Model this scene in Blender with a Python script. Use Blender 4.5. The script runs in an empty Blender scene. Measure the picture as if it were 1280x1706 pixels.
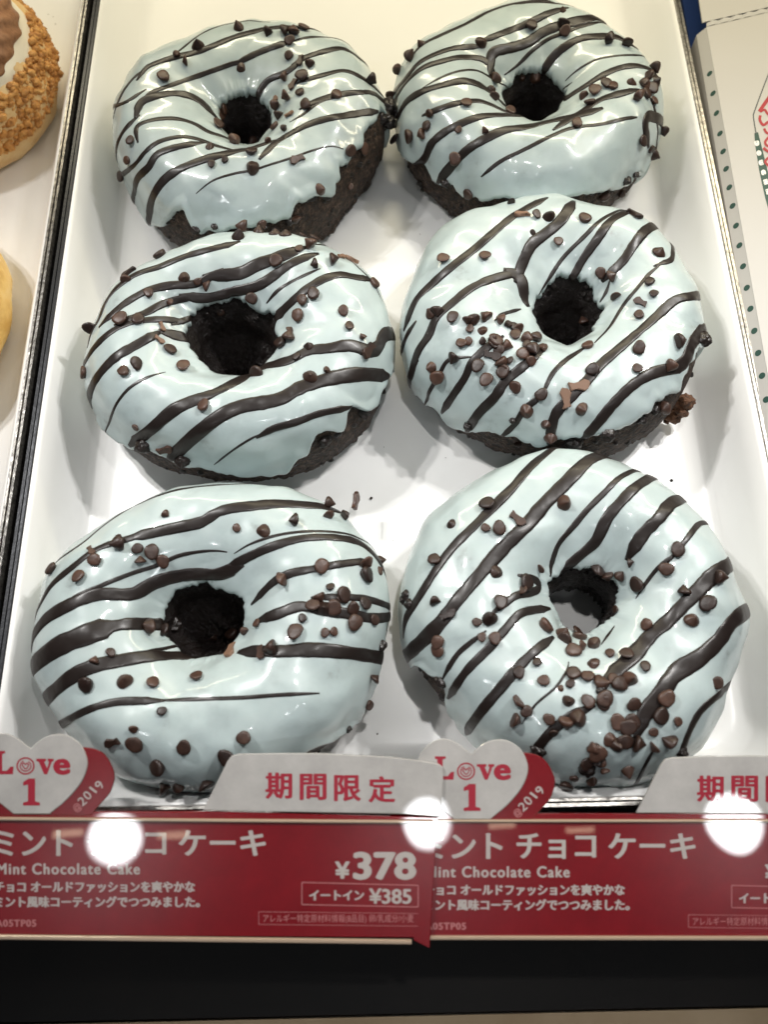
import bpy, bmesh, math, random
import numpy as np
from mathutils import Vector, Matrix, noise
from mathutils.bvhtree import BVHTree

random.seed(7)
SC = bpy.context.scene
COL = SC.collection
CM = 0.01                       # all builders below think in centimetres

# ------------------------------------------------------------------ camera
F, H = 1350.0, 23.1             # focal length in photo pixels, lens height in cm
TH, PSI = math.radians(69.4), math.radians(1.12)
def _basis():
    c, s = math.cos(PSI), math.sin(PSI)
    rot = lambda a: Vector((a[0]*c + a[1]*s, -a[0]*s + a[1]*c, a[2]))
    return (rot((0, math.cos(TH), -math.sin(TH))), rot((0, math.sin(TH), math.cos(TH))), rot((1, 0, 0)))
FW, UP, RT = _basis()
CAM = Vector((0, 0, H))
cd = bpy.data.cameras.new('camera'); cam = bpy.data.objects.new('camera', cd); COL.objects.link(cam)
cam.matrix_world = Matrix.Translation(CAM*CM) @ Matrix((RT, UP, -FW)).transposed().to_4x4()
cd.sensor_fit = 'VERTICAL'; cd.sensor_height = 24.0; cd.lens = 24.0*F/1706.0
cd.clip_start = 0.01; cd.clip_end = 30
cd.dof.use_dof = True; cd.dof.focus_distance = 0.235; cd.dof.aperture_fstop = 9.0
SC.camera = cam

# ------------------------------------------------------------------ light
wd = bpy.data.worlds.new('World'); SC.world = wd; wd.use_nodes = True
bg = wd.node_tree.nodes['Background']
bg.inputs[0].default_value = (0.80, 0.86, 1.0, 1); bg.inputs[1].default_value = 0.04
SC.view_settings.view_transform = 'Standard'; SC.view_settings.look = 'None'
SC.view_settings.exposure = 0.0; SC.view_settings.gamma = 1.0
SC.view_settings.use_curve_mapping = False

def aim(o, src, dst):
    o.location = Vector(src)*CM
    o.rotation_euler = (Vector(dst)-Vector(src)).to_track_quat('-Z', 'Y').to_euler()

def spot(x, y, z, tx, ty, power, col=(1, .985, .96), ang=76, blend=1.0, size=.7):
    l = bpy.data.lights.new('case_spotlight', 'SPOT'); l.energy = power; l.color = col
    l.spot_size = math.radians(ang); l.spot_blend = blend; l.shadow_soft_size = size*CM
    o = bpy.data.objects.new('case_spotlight', l); COL.objects.link(o); aim(o, (x, y, z), (tx, ty, 0)); return o

LED = 3.6
for x, tx, k in ((-27, -6, 1.0), (-23, -5, .8), (24, 6, .8), (28, 7, 1.0)):
    spot(x, 25, 40, tx, 11.5, LED*k)
spot(5, 10, 40, 4, 5.5, LED*.45, ang=54)  # added lamp, brightens the tray inside the front right hole and nearby
def area(src, dst, sx, sy, power, col):
    l = bpy.data.lights.new('warm_strip_light', 'AREA'); l.shape = 'RECTANGLE'
    l.size = sx*CM; l.size_y = sy*CM; l.energy = power; l.color = col
    o = bpy.data.objects.new('warm_strip_light', l); COL.objects.link(o); aim(o, src, dst); return o
area((2, 35, 19), (0, 28.5, 0), 60, 2.0, .98, (1, .90, .64))

# ------------------------------------------------------------------ helpers
def ray(px, py):
    return (FW + ((px-640)/F)*RT + ((853-py)/F)*UP)
def at(px, py, z):
    d = ray(px, py); t = (z-H)/d.z
    return CAM + d*t
def on_plane(px, py, p0, n, lift=0.0):
    d = ray(px, py); t = ((p0-CAM).dot(n)+lift)/d.dot(n)
    return CAM + d*t

def mesh_obj(name, verts, faces, mat, parent=None, smooth=True, origin=None):
    """verts in cm (world); linked as ONE mesh object, local to its parent/origin"""
    o0 = Vector((0, 0, 0))
    if parent is not None: o0 = Vector(parent['_o'])
    elif origin is not None: o0 = Vector(origin)
    me = bpy.data.meshes.new(name)
    me.from_pydata([((Vector(v)-o0)*CM)[:] for v in verts], [], faces)
    me.materials.append(mat)
    if smooth:
        me.polygons.foreach_set('use_smooth', [True]*len(me.polygons))
    me.update()
    o = bpy.data.objects.new(name, me); COL.objects.link(o)
    if parent is not None: o.parent = parent
    else: o.location = o0*CM
    o['_o'] = o0[:]
    return o

def tag(o, label=None, cat=None, group=None, kind=None):
    if label: o['label'] = label
    if cat: o['category'] = cat
    if group: o['group'] = group
    if kind: o['kind'] = kind
    return o

def thing(name, loc, label, cat, group=None):
    o = bpy.data.objects.new(name, None); COL.objects.link(o)
    o.location = Vector(loc)*CM; o['_o'] = tuple(loc); o.empty_display_size = .01
    return tag(o, label, cat, group)

def catmull(pts, n=8):
    if len(pts) < 3: 
        pts = [pts[0], tuple((a+b)/2 for a, b in zip(pts[0], pts[-1])), pts[-1]]
    P = [pts[0]] + list(pts) + [pts[-1]]
    out = []
    for i in range(1, len(P)-2):
        p0, p1, p2, p3 = P[i-1], P[i], P[i+1], P[i+2]
        for k in range(n):
            t = k/n
            out.append(tuple(.5*(2*b+(c-a)*t+(2*a-5*b+4*c-d)*t*t+(3*b-a-3*c+d)*t**3) for a, b, c, d in zip(p0, p1, p2, p3)))
    out.append(tuple(pts[-1]))
    return out

# ------------------------------------------------------------------ materials
def mat(name, col, rough=.5, metal=0., coat=0., spec=.5, coat_rough=.03):
    m = bpy.data.materials.new(name); m.use_nodes = True
    b = m.node_tree.nodes['Principled BSDF']
    b.inputs['Base Color'].default_value = (*col, 1); b.inputs['Roughness'].default_value = rough
    b.inputs['Metallic'].default_value = metal; b.inputs['Coat Weight'].default_value = coat
    b.inputs['Coat Roughness'].default_value = coat_rough
    b.inputs['Specular IOR Level'].default_value = spec
    return m
def nodes(m): return m.node_tree.nodes, m.node_tree.links, m.node_tree.nodes['Principled BSDF']
def noise_node(m, scale, detail=3, rough=.55):
    N, L, b = nodes(m)
    tc = N.new('ShaderNodeTexCoord'); n = N.new('ShaderNodeTexNoise')
    n.inputs['Scale'].default_value = scale; n.inputs['Detail'].default_value = detail; n.inputs['Roughness'].default_value = rough
    L.new(tc.outputs['Object'], n.inputs['Vector']); return n
def ramp_col(m, n, stops, sock='Base Color'):
    N, L, b = nodes(m); r = N.new('ShaderNodeValToRGB')
    while len(r.color_ramp.elements) < len(stops): r.color_ramp.elements.new(.5)
    for e, (p, c) in zip(r.color_ramp.elements, stops):
        e.position = p; e.color = (*c, 1)
    L.new(n.outputs['Fac'], r.inputs['Fac'])
    if sock: L.new(r.outputs['Color'], b.inputs[sock])
    return r
def bump(m, n, strength, dist):
    N, L, b = nodes(m); bp = N.new('ShaderNodeBump')
    bp.inputs['Strength'].default_value = strength; bp.inputs['Distance'].default_value = dist
    prev = b.inputs['Normal'].links[0].from_socket if b.inputs['Normal'].links else None
    if prev: L.new(prev, bp.inputs['Normal'])
    L.new(n.outputs['Fac'], bp.inputs['Height']); L.new(bp.outputs['Normal'], b.inputs['Normal'])

def make_icing():
    m = mat('mint_icing', (.56, .70, .675), .36, coat=.6, coat_rough=.1)
    N, L, b = nodes(m)
    b.inputs['Subsurface Weight'].default_value = .25
    b.inputs['Subsurface Radius'].default_value = (.8, 1.0, .95); b.inputs['Subsurface Scale'].default_value = .0018
    n = noise_node(m, 75, 6, .62)
    r = ramp_col(m, n, [(.27, (.27, .305, .30)), (.36, (.40, .47, .47)), (.48, (.44, .52, .52)), (.8, (.485, .555, .55))])
    n2 = noise_node(m, 260, 2); bump(m, n2, .10, .0006)
    n3 = noise_node(m, 70, 2); bump(m, n3, .32, .0025)
    return m
M_ICING = make_icing()

def make_cake():
    m = mat('chocolate_cake', (.035, .02, .014), .62, spec=.4)
    n = noise_node(m, 650, 6, .75)
    ramp_col(m, n, [(.34, (.009, .005, .0033)), (.48, (.036, .020, .0125)), (.58, (.10, .060, .040)), (.69, (.26, .17, .12))])
    bump(m, n, 1.0, .002)
    bump(m, noise_node(m, 330, 4, .65), 1.0, .003)
    return m
M_CAKE = make_cake()
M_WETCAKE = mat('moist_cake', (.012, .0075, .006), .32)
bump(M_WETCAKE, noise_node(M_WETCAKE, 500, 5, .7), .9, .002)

M_DRIZ = mat('dark_chocolate', (.014, .009, .0075), .40, coat=.10, coat_rough=.2, spec=.4)
bump(M_DRIZ, noise_node(M_DRIZ, 180, 2), .3, .001)

def make_chip():
    m = mat('chocolate_chip', (.075, .032, .02), .42, spec=.45)
    N, L, b = nodes(m)
    oi = N.new('ShaderNodeObjectInfo'); r = N.new('ShaderNodeValToRGB')
    for e, (p, c) in zip(r.color_ramp.elements, ((0, (.018, .0085, .006)), (1, (.075, .037, .025)))):
        e.position = p; e.color = (*c, 1)
    L.new(oi.outputs['Random'], r.inputs['Fac'])
    n = noise_node(m, 420, 3); mx = N.new('ShaderNodeMix'); mx.data_type = 'RGBA'; mx.blend_type = 'MULTIPLY'
    mr = N.new('ShaderNodeMapRange'); mr.inputs['From Min'].default_value = .3; mr.inputs['From Max'].default_value = .7
    mr.inputs['To Min'].default_value = .7; mr.inputs['To Max'].default_value = 1.25
    L.new(n.outputs['Fac'], mr.inputs['Value'])
    mx.inputs[0].default_value = 1
    L.new(r.outputs['Color'], mx.inputs[6]); L.new(mr.outputs['Result'], mx.inputs[7]); L.new(mx.outputs[2], b.inputs['Base Color'])
    bump(m, n, .3, .0005)
    return m
M_CHIP = make_chip()
M_TANCHIP = mat('bloomed_chocolate', (.20, .115, .075), .5)

M_TRAY = mat('white_melamine', (.80, .795, .785), .28, spec=.45)
ramp_col(M_TRAY, noise_node(M_TRAY, 9, 4), [(.35, (.775, .77, .76)), (.6, (.81, .805, .795))])
bump(M_TRAY, noise_node(M_TRAY, 25, 2), .08, .002)
M_METAL = mat('brushed_steel', (.42, .40, .37), .33, 1.0)
ramp_col(M_METAL, noise_node(M_METAL, 700, 4, .7), [(.3, (.16, .15, .14)), (.6, (.50, .48, .45))])
bump(M_METAL, noise_node(M_METAL, 900, 3), .25, .0005)
M_DARKREFL = mat('dark_reflection_steel', (.035, .036, .04), .35, .6)  # steel with its dark reflection put into the base colour
bump(M_DARKREFL, noise_node(M_DARKREFL, 600, 3), .2, .0004)
M_SHELF = mat('grey_shelf', (.10, .09, .085), .5)
M_BLACK = mat('black_laminate', (.0045, .0036, .003), .33, spec=.4)
ramp_col(M_BLACK, noise_node(M_BLACK, 35, 5), [(.35, (.0035, .0027, .002)), (.7, (.009, .0065, .0048))])  # warm brown tint stands in for a faint reflection on the counter
M_WOOD = mat('pale_wood', (.40, .29, .17), .45)
_n = noise_node(M_WOOD, 40, 4); ramp_col(M_WOOD, _n, [(.3, (.45, .32, .18)), (.7, (.60, .45, .28))])
M_RED = mat('red_print', (.165, .0035, .0075), .25, spec=.3, coat=1.0, coat_rough=.012)  # red darkened in colour to stand in for weaker light on the cards
M_WHITE = mat('white_card', (.40, .383, .365), .5, coat=1.0, coat_rough=.012)  # white greyed in colour, the cards' dimmer light is painted in
def wavy(m, grain):
    N, L, b_ = nodes(m); n = noise_node(m, 16, 2); bump(m, n, .35, .0005)
    L.new(b_.inputs['Normal'].links[0].from_socket, b_.inputs['Coat Normal'])
    c0 = tuple(b_.inputs['Base Color'].default_value)[:3]
    ramp_col(m, noise_node(m, grain, 5, .7), [(.3, tuple(x*.86 for x in c0)), (.7, tuple(min(1, x*1.1) for x in c0))])
wavy(M_RED, 160); wavy(M_WHITE, 120)
M_INK = mat('red_ink', (.30, .009, .026), .45, coat=1.0, coat_rough=.012)
M_PALEINK = mat('white_ink', (.42, .38, .355), .5, coat=1.0, coat_rough=.012)  # white lettering greyed along with the cards for their dimmer light
M_PINKINK = mat('pink_ink', (.40, .15, .15), .5, coat=1.0, coat_rough=.012)
M_EDGE = mat('beige_acrylic_edge', (.38, .28, .20), .3, coat=1.0, coat_rough=.012)
M_PAPER = mat('white_paperboard', (.46, .445, .425), .55)  # white board greyed, shade from the structure above is in the colour
bump(M_PAPER, noise_node(M_PAPER, 300, 4), .05, .0005)
M_GREEN = mat('dark_green_ink', (.012, .055, .042), .5)
M_LINE = mat('dark_line_ink', (.04, .05, .05), .5)
M_LOGORED = mat('logo_red_ink', (.36, .02, .03), .5)
M_LOGOWHITE = mat('logo_white_ink', (.75, .75, .73), .5)
M_BLUE = mat('blue_board', (.035, .085, .30), .5)

# ------------------------------------------------------------------ shelf, counter, unseen upper shelf
def box(name, x0, x1, y0, y1, z0, z1, m, parent=None, bev=.0):
    bm = bmesh.new()
    bmesh.ops.create_cube(bm, size=1)
    for v in bm.verts:
        v.co = Vector((x0+(v.co.x+.5)*(x1-x0), y0+(v.co.y+.5)*(y1-y0), z0+(v.co.z+.5)*(z1-z0)))
    if bev: bmesh.ops.bevel(bm, geom=bm.edges[:], offset=bev, segments=3, affect='EDGES')
    vs = [v.co.copy() for v in bm.verts]; bm.verts.index_update()
    fs = [[v.index for v in f.verts] for f in bm.faces]; bm.free()
    return mesh_obj(name, vs, fs, m, parent, smooth=False, origin=None if parent else ((x0+x1)/2, (y0+y1)/2, z0))
tag(box('shelf', -60, 60, -1.2, 60, -2.0, -.35, M_SHELF), kind='structure')
tag(box('counter', -60, 60, -5.0, -1.25, -3.2, -1.6, M_BLACK, bev=.12), kind='structure')
tag(box('counter_front', -60, 60, -9.5, -4.95, -4.2, -1.62, M_WOOD), kind='structure')
tag(box('unseen_upper_shelf', -70, 70, 24.6, 70, 36, 37, M_SHELF), kind='structure')  # out of view, placed to block the rear spotlights from the tray's back

# ------------------------------------------------------------------ trays
def tray(name, x0, x1, y0, y1, label, rim_l, rim_r, hgt=2.15):
    """rounded white tray: base + flared wall (one mesh), metal rim on top; x0..y1 are inside the rim"""
    t = thing(name, ((x0+x1)/2, (y0+y1)/2, 0), label, 'tray', 'trays side by side in the case')
    def loop(inset, z, r, n=8):
        pts = []
        for cx, cy, a0 in ((x1-inset-r, y1-inset-r, 0), (x0+inset+r, y1-inset-r, 90), (x0+inset+r, y0+inset+r, 180), (x1-inset-r, y0+inset+r, 270)):
            for k in range(n+1):
                a = math.radians(a0+90*k/n); pts.append((cx+r*math.cos(a), cy+r*math.sin(a), z))
        return pts
    prof = [(2.2, .0, .9), (1.6, .0, .9), (1.25, .025, 1.1), (.95, .14, 1.2), (.78, .4, 1.25), (.35, 1.5, 1.3), (.12, hgt-.12, 1.3), (.0, hgt, 1.3), (-.02, hgt, 1.3), (-.1, hgt-.3, 1.3), (.5, -.25, 1.25), (1.4, -.3, .9)]
    vs, fs = [], []
    loops = [loop(*p) for p in prof]; n = len(loops[0])
    for l in loops: vs += l
    for i in range(len(loops)-1):
        for k in range(n):
            a, b = i*n+k, i*n+(k+1) % n
            fs.append((a, a+n, b+n, b))
    fs.append(list(range(n))); fs.append(list(range((len(loops)-1)*n, len(loops)*n))[::-1])
    mesh_obj('tray_liner', vs, fs, M_TRAY, t)
    # rim: rounded bar swept along each side
    def bar(name, pts, m, w, h):
        vs, fs = [], []
        cs = [(-w/2, 0), (-w/2, h*.7), (-w*.3, h), (0, h*.97), (w*.08, h*.8), (w*.16, h*1.02), (w*.4, h), (w/2, h*.7), (w/2, 0)]
        for i, p in enumerate(pts):
            q = Vector(pts[min(i+1, len(pts)-1)])-Vector(pts[max(i-1, 0)]); q.normalize(); s = Vector((q.y, -q.x, 0))
            for a, b in cs: vs.append(Vector(p)+s*a+Vector((0, 0, b)))
        m_ = len(cs)
        for i in range(len(pts)-1):
            for k in range(m_):
                a, b = i*m_+k, i*m_+(k+1) % m_
                fs.append((a, a+m_, b+m_, b))
        fs.append(list(range(m_))); fs.append(list(range((len(pts)-1)*m_, len(pts)*m_))[::-1])
        return mesh_obj(name, vs, fs, m, t, smooth=False)
    z = hgt-.42
    bar('rim', [(x0-.16, y0-.1+(y1-y0+.2)*k/40, z) for k in range(41)], rim_l, .27, .46)
    bar('rim', [(x1+.16, y1+.1-(y1-y0+.2)*k/40, z) for k in range(41)], rim_r, .27, .46)
    bar('rim', [(x1+.3-(x1-x0+.6)*k/40, y0-.16, z-.02) for k in range(41)], M_METAL, .27, .46)
    return t
tray('serving_tray', -9.72, 11.02, .38, 39, 'white tray with steel rim, dark reflection coloured in at left, holding the six mint doughnuts', M_DARKREFL, M_METAL)
tray('serving_tray', -32, -10.42, .38, 39, 'white tray cut off by the left edge, holding the plain golden doughnuts', M_METAL, M_METAL)

# ------------------------------------------------------------------ doughnuts
def dsurf(Ro, Ri, Ht, nu, nv, shrink=1.0):
    """ring surface as arrays; Ro is sampled round the ring"""
    u = np.arange(nu)*2*np.pi/nu; v = np.arange(nv)*2*np.pi/nv
    k = len(Ro); R = np.interp(u, np.arange(k+1)*2*np.pi/k, list(Ro)+[Ro[0]])
    ker = np.exp(-.5*(np.arange(-9, 10)/(nu/90))**2); ker /= ker.sum()
    R = np.convolve(np.r_[R[-9:], R, R[:9]], ker, 'valid')
    return u, v, R
def dpoint(R, Ri, Ht, u, v, shrink=1.0):
    sp = lambda x, e: np.sign(x)*np.abs(x)**e
    a, Rc = (R-Ri)/2, (R+Ri)/2
    cv = np.cos(v); c = np.where(cv > 0, np.abs(cv)**.85, -np.abs(cv)**np.where(np.sin(v) > 0, 1.2, .35)); s = sp(np.sin(v), .85)
    r = Rc+a*c; zc = .44*Ht
    z = np.where(s > 0, zc+(Ht-zc)*s, zc+zc*1.15*s)
    low = np.clip((-np.sin(v))*np.clip(-np.cos(v)*2, 0, 1)*1.6, 0, 1)
    r = r*(1-low)+r*low*shrink
    return np.stack([r*np.cos(u), r*np.sin(u), np.maximum(z, 0)+0*r], -1)
def grid_normals(P, wrap_v):
    du = np.roll(P, -1, 0)-np.roll(P, 1, 0)
    dv = np.roll(P, -1, 1)-np.roll(P, 1, 1) if wrap_v else np.gradient(P, axis=1)
    n = np.cross(du, dv); l = np.linalg.norm(n, axis=-1, keepdims=True)
    return n/np.maximum(l, 1e-9)
def fbm(p, f, off, oct=2):
    s, a = 0, 1.
    for o in range(oct):
        s += a*noise.noise(Vector((p[0]*f+off, p[1]*f-off*.7, p[2]*f+off*1.3))); f *= 2.1; a *= .5
    return s
def noise_field(P, f, off, oct=2):
    sh = P.shape[:-1]; Q = P.reshape(-1, 3)
    return np.array([fbm(q, f, off, oct) for q in Q.tolist()]).reshape(sh)
def grid_faces(nu, nv, wrap_v):
    fs = []
    for i in range(nu):
        j = (i+1) % nu
        for k in range(nv if wrap_v else nv-1):
            l = (k+1) % nv
            fs.append((i*nv+k, j*nv+k, j*nv+l, i*nv+l))
    return fs

def chip_mesh(kind):
    prof = [(0, 0), (.13, .0), (.178, .012), (.195, .05), (.18, .10), (.135, .165), (.085, .22), (.05, .262), (.022, .295), (0, .305)]
    n = 18; vs, fs = [], []
    for r, z in prof[1:-1]:
        for k in range(n):
            a = 2*math.pi*k/n; w = (1+.07*math.sin(2*a+kind)+.05*math.sin(3*a+2*kind))*(1+.10*noise.noise(Vector((math.cos(a)*1.5+kind*7, math.sin(a)*1.5, z*9))))
            vs.append((r*w*math.cos(a)+.12*z*(kind-1)*.5, r*w*math.sin(a), z*(.75, 1, 1.1, .9, .6, 1)[kind]))
    m = len(prof)-2
    for i in range(m-1):
        for k in range(n):
            fs.append((i*n+k, i*n+(k+1) % n, (i+1)*n+(k+1) % n, (i+1)*n+k))
    vs.append((0, 0, 0)); vs.append((.12*.305*(kind-1)*.5, 0, .305*(.75, 1, 1.1, .9, .6, 1)[kind])); b, t = len(vs)-2, len(vs)-1
    for k in range(n):
        fs.append((b, (k+1) % n, k)); fs.append((t, (m-1)*n+k, (m-1)*n+(k+1) % n))
    me = bpy.data.meshes.new('chocolate_chip'); me.from_pydata([tuple(c*CM for c in v) for v in vs], [], fs)
    me.materials.append(M_CHIP); me.polygons.foreach_set('use_smooth', [True]*len(me.polygons)); me.update()
    return me
CHIPS = [chip_mesh(k) for k in range(6)]
def flat_mesh():
    bm = bmesh.new(); bmesh.ops.create_cube(bm, size=1)
    bmesh.ops.subdivide_edges(bm, edges=bm.edges[:], cuts=3, use_grid_fill=True)
    for v in bm.verts:
        p = v.co; v.co = Vector((p.x*.5*(1+.2*p.y)*CM, p.y*.20*(1+.5*math.sin(7*p.x))*CM, p.z*.11*CM))
    bmesh.ops.bevel(bm, geom=[e for e in bm.edges if len(e.link_faces) == 2 and e.calc_face_angle() > .5], offset=.02*CM, segments=2, affect='EDGES')
    me = bpy.data.meshes.new('chocolate_flake'); bm.to_mesh(me); bm.free(); me.materials.append(M_CHIP); return me
FLAKE = flat_mesh()
TANFLAKE = FLAKE.copy(); TANFLAKE.materials.clear(); TANFLAKE.materials.append(M_TANCHIP)

def put_chip(parent, p, n, kind, rng):
    """p, n in cm world; T tip up, B base up, S on its side, E long flake, X tan flake"""
    me = FLAKE if kind == 'E' else TANFLAKE if kind == 'X' else rng.choice(CHIPS)
    o = bpy.data.objects.new('chocolate_flake' if kind in 'EX' else 'chocolate_chip', me); COL.objects.link(o)
    q = n.to_track_quat('Z', 'X').to_matrix()
    spin = Matrix.Rotation(rng.uniform(0, 6.28), 3, 'Z'); s = rng.choice((.60, .76, .86, .92, .97, 1.0, 1.06))*rng.uniform(.94, 1.06)
    if kind == 'T': loc, R = p+n*-.06, Matrix.Rotation(rng.gauss(0, .2), 3, 'X')
    elif kind == 'B': loc, R = p+n*(.14*s), Matrix.Rotation(math.pi+rng.gauss(0, .3), 3, 'X')
    elif kind == 'S': 
        R = Matrix.Rotation(math.radians(rng.uniform(62, 118)), 3, 'X'); loc = p+n*(.085*s)
    else: loc, R = p+n*.05, Matrix.Rotation(rng.gauss(0, .12), 3, 'X')
    R = q @ spin @ R
    o.matrix_local = Matrix.Translation((loc-Vector(parent['_o']))*CM) @ (R.to_4x4()) @ Matrix.Scale(s, 4)
    o.parent = parent
    return o

def ribbon(parent, bvh, pts, widths, hgt_k=.2):
    """thick line of chocolate laid on the icing: pts on the surface, domed section"""
    m = 9; vs, fs = [], []
    n_ = len(pts)
    prev_side = None
    for i, p in enumerate(pts):
        t = (pts[min(i+1, n_-1)]-pts[max(i-1, 0)]).normalized()
        _, nn, _, _ = bvh.find_nearest(p)
        side = nn.cross(t)
        if side.length < 1e-4: side = prev_side
        side.normalize(); prev_side = side
        w = widths[i]/2
        for k in range(m):
            s = -1+2*k/(m-1)
            q, qn, _, _ = bvh.find_nearest(p+side*s*w)
            lift = min(w*hgt_k, .03)*math.sqrt(max(0, 1-s*s)) - (.03 if abs(s) > .99 else 0)
            vs.append(q+qn*lift)
    for i in range(n_-1):
        for k in range(m-1):
            a = i*m+k; fs.append((a, a+1, a+m+1, a+m))
    # cap the two ends and close the underside
    base = len(vs)
    for i in range(n_): 
        c = (vs[i*m]+vs[i*m+m-1])/2; q, qn, _, _ = bvh.find_nearest(c); vs.append(q-qn*.05)
    for i in range(n_-1):
        fs.append((i*m, (i+1)*m, base+i+1, base+i)); fs.append((i*m+m-1, base+i, base+i+1, (i+1)*m+m-1))
    for i in (0, n_-1):
        for k in range(m-1): fs.append((i*m+k, i*m+k+1, base+i) if i else (i*m+k+1, i*m+k, base+i))
    return mesh_obj('drizzle_stripe', vs, fs, M_DRIZ, parent)

def doughnut(d):
    ox, oy, sc = d['o']; Z = lambda p: (ox+p[0]*sc, oy+p[1]*sc)
    c = Vector((d['c'][0], d['c'][1], 0)); rng = random.Random(d['seed']); off = d['seed']*3.17
    root = thing('mint_doughnut', c, d['label'], 'doughnut', 'mint doughnuts set out in two columns')
    Ri0, Ht, shrink = d['Ri'], 3.45, d.get('shrink', .35); hk, ha = d.get('hole', (0, 0))
    def hole_r(u): return Ri0*(1+.07*np.sin(2*u+off)+.05*np.sin(3*u+2*off)+.03*np.sin(7*u+off)+hk*np.clip(np.cos(u-math.radians(ha)), 0, 1)**2)
    # cake
    nu, nv = 260, 110
    u, v, R = dsurf(d['Ro'], Ri0, Ht, nu, nv); R = R-.16
    P0 = dpoint(R[:, None], hole_r(u)[:, None], Ht, u[:, None], v[None, :], shrink)
    N0 = grid_normals(P0, True)
    rough_ = np.clip((-np.sin(v)-.1)*3, 0, 1)[None]*1.3+.35
    nz = rough_*(.07*noise_field(P0, 1.1, off)+.05*noise_field(P0, 4.5, off+9))
    fine = rough_*.035*noise_field(P0, 10, off+4, 1)
    inner = np.clip((np.sqrt(P0[..., 0]**2+P0[..., 1]**2) < R[:, None]*.45), 0, 1)
    P1 = P0+N0*(nz+fine*(1+1.2*inner))[..., None]; P1[..., 2] = np.maximum(P1[..., 2], 0.0)
    W = [Vector(p)+c for p in P1.reshape(-1, 3).tolist()]
    fc = grid_faces(nu, nv, True)
    ck = mesh_obj('cake_ring', W, fc, M_CAKE, root)
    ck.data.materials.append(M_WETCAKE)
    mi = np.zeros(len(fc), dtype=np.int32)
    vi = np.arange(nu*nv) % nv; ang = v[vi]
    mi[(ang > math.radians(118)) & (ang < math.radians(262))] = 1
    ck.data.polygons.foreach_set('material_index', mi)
    # where the icing stops, read from points on its lower edge
    bvh0 = BVHTree.FromPolygons([Vector(p)+c for p in P0.reshape(-1, 3).tolist()], fc)
    eu, ev = [], []
    for p in catmull([Z(q) for q in d['edge']], 5):
        hit, n, idx, dist = bvh0.ray_cast(CAM, ray(*p).normalized())
        if hit is None: continue
        q = hit-c; uu = math.atan2(q.y, q.x) % (2*math.pi); j = int(round(uu/(2*math.pi)*nu)) % nu
        dd = np.linalg.norm(P0[j]-np.array(q), axis=-1); k = int(np.argmin(dd)); a = v[k]
        if a > math.pi: a -= 2*math.pi
        if -1.35 < a < 1.3: eu.append(uu); ev.append(a)
    nu2, nt = 300, 84
    u2 = np.arange(nu2)*2*np.pi/nu2
    R2 = np.interp(u2, np.r_[u, 2*np.pi], np.r_[R, R[0]])
    vo = np.array([-.62+.22*fbm((math.cos(a)*4, math.sin(a)*4, 0), .9, off, 3) for a in u2])
    if eu:
        o_ = np.argsort(eu); eu = np.array(eu)[o_]; ev = np.array(ev)[o_]
        for i, a in enumerate(u2):
            w = np.abs((eu-a+np.pi) % (2*np.pi)-np.pi)
            near = w.min()
            if near < .16:
                kk = np.exp(-(w/.03)**2)+1e-9; e = (kk*ev).sum()/kk.sum()
                f = 1 if near < .07 else (.16-near)/.09
                vo[i] = vo[i]*(1-f)+e*f
    vo += np.array([.07*fbm((math.cos(a)*8, math.sin(a)*8, 3), 1.3, off+5, 3) for a in u2])
    vo = np.clip(vo, -1.2, 1.2)
    vin0 = math.radians(d.get('vin', 150))
    vi_ = np.array([vin0+.12*fbm((math.cos(a)*2, math.sin(a)*2, 1), .9, off+2, 2)+.05*fbm((math.cos(a)*9, math.sin(a)*9, 1), 1.0, off+7, 2)-.10*math.sin(a) for a in u2])
    t = np.linspace(0, 1, nt); t = .5*(t+(.5-.5*np.cos(np.pi*t)))
    VV = vo[:, None]+(vi_-vo)[:, None]*t[None]
    G = dpoint(R2[:, None], hole_r(u2)[:, None], Ht, u2[:, None], VV)
    NG = grid_normals(G, False)
    seg = np.linalg.norm(np.diff(G, axis=1), axis=-1); arc = np.concatenate([np.zeros((nu2, 1)), np.cumsum(seg, 1)], 1)
    e1 = arc; e2 = arc[:, -1:]-arc
    e = np.minimum(e1, e2); x = np.clip(e/.22, 0, 1)
    lump = .12*noise_field(G, .7, off+1)+.03*noise_field(G, 1.9, off+3, 1)
    crease = d.get('lump', 1.0)
    th = -.05+(.22+.05*np.exp(-((e-.2)/.2)**2))*np.sqrt(np.clip(1-(1-x)**2, 0, 1))+crease*np.maximum(lump, -.055)*np.clip(e/.5, 0, 1)
    G2 = G+NG*th[..., None]; G2[..., 2] = np.maximum(G2[..., 2], .03)
    GW = [Vector(p)+c for p in G2.reshape(-1, 3).tolist()]; gf = grid_faces(nu2, nt, False)
    mesh_obj('mint_icing', GW, gf, M_ICING, root)
    bm = bmesh.new()
    for k in range(150):
        i = rng.randrange(nu2)
        if k < 60: q = G[i, 0]
        else:
            vv = rng.uniform(-1.15, float(vo[i])-.02) if k < 125 else float(vi_[i])+rng.uniform(-.05, .25)
            q = dpoint(R2[i], hole_r(u2[i]), Ht, u2[i], np.array(vv))
        q = Vector([float(z) for z in q])+c
        b2 = bmesh.ops.create_icosphere(bm, subdivisions=2, radius=rng.uniform(.04, .11)); o3 = rng.uniform(0, 99)
        for w in b2['verts']: w.co = w.co*(1+.45*noise.noise(w.co*11+Vector((o3, 0, 0))))+q
    bm.verts.index_update()
    ec = mesh_obj('edge_crumbs', [w.co.copy() for w in bm.verts], [[w.index for w in f.verts] for f in bm.faces], M_WETCAKE, root); bm.free()
    ec['kind'] = 'stuff'
    bvh = BVHTree.FromPolygons(GW, gf)
    cast = lambda p: bvh.ray_cast(CAM, ray(*p).normalized())
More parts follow.
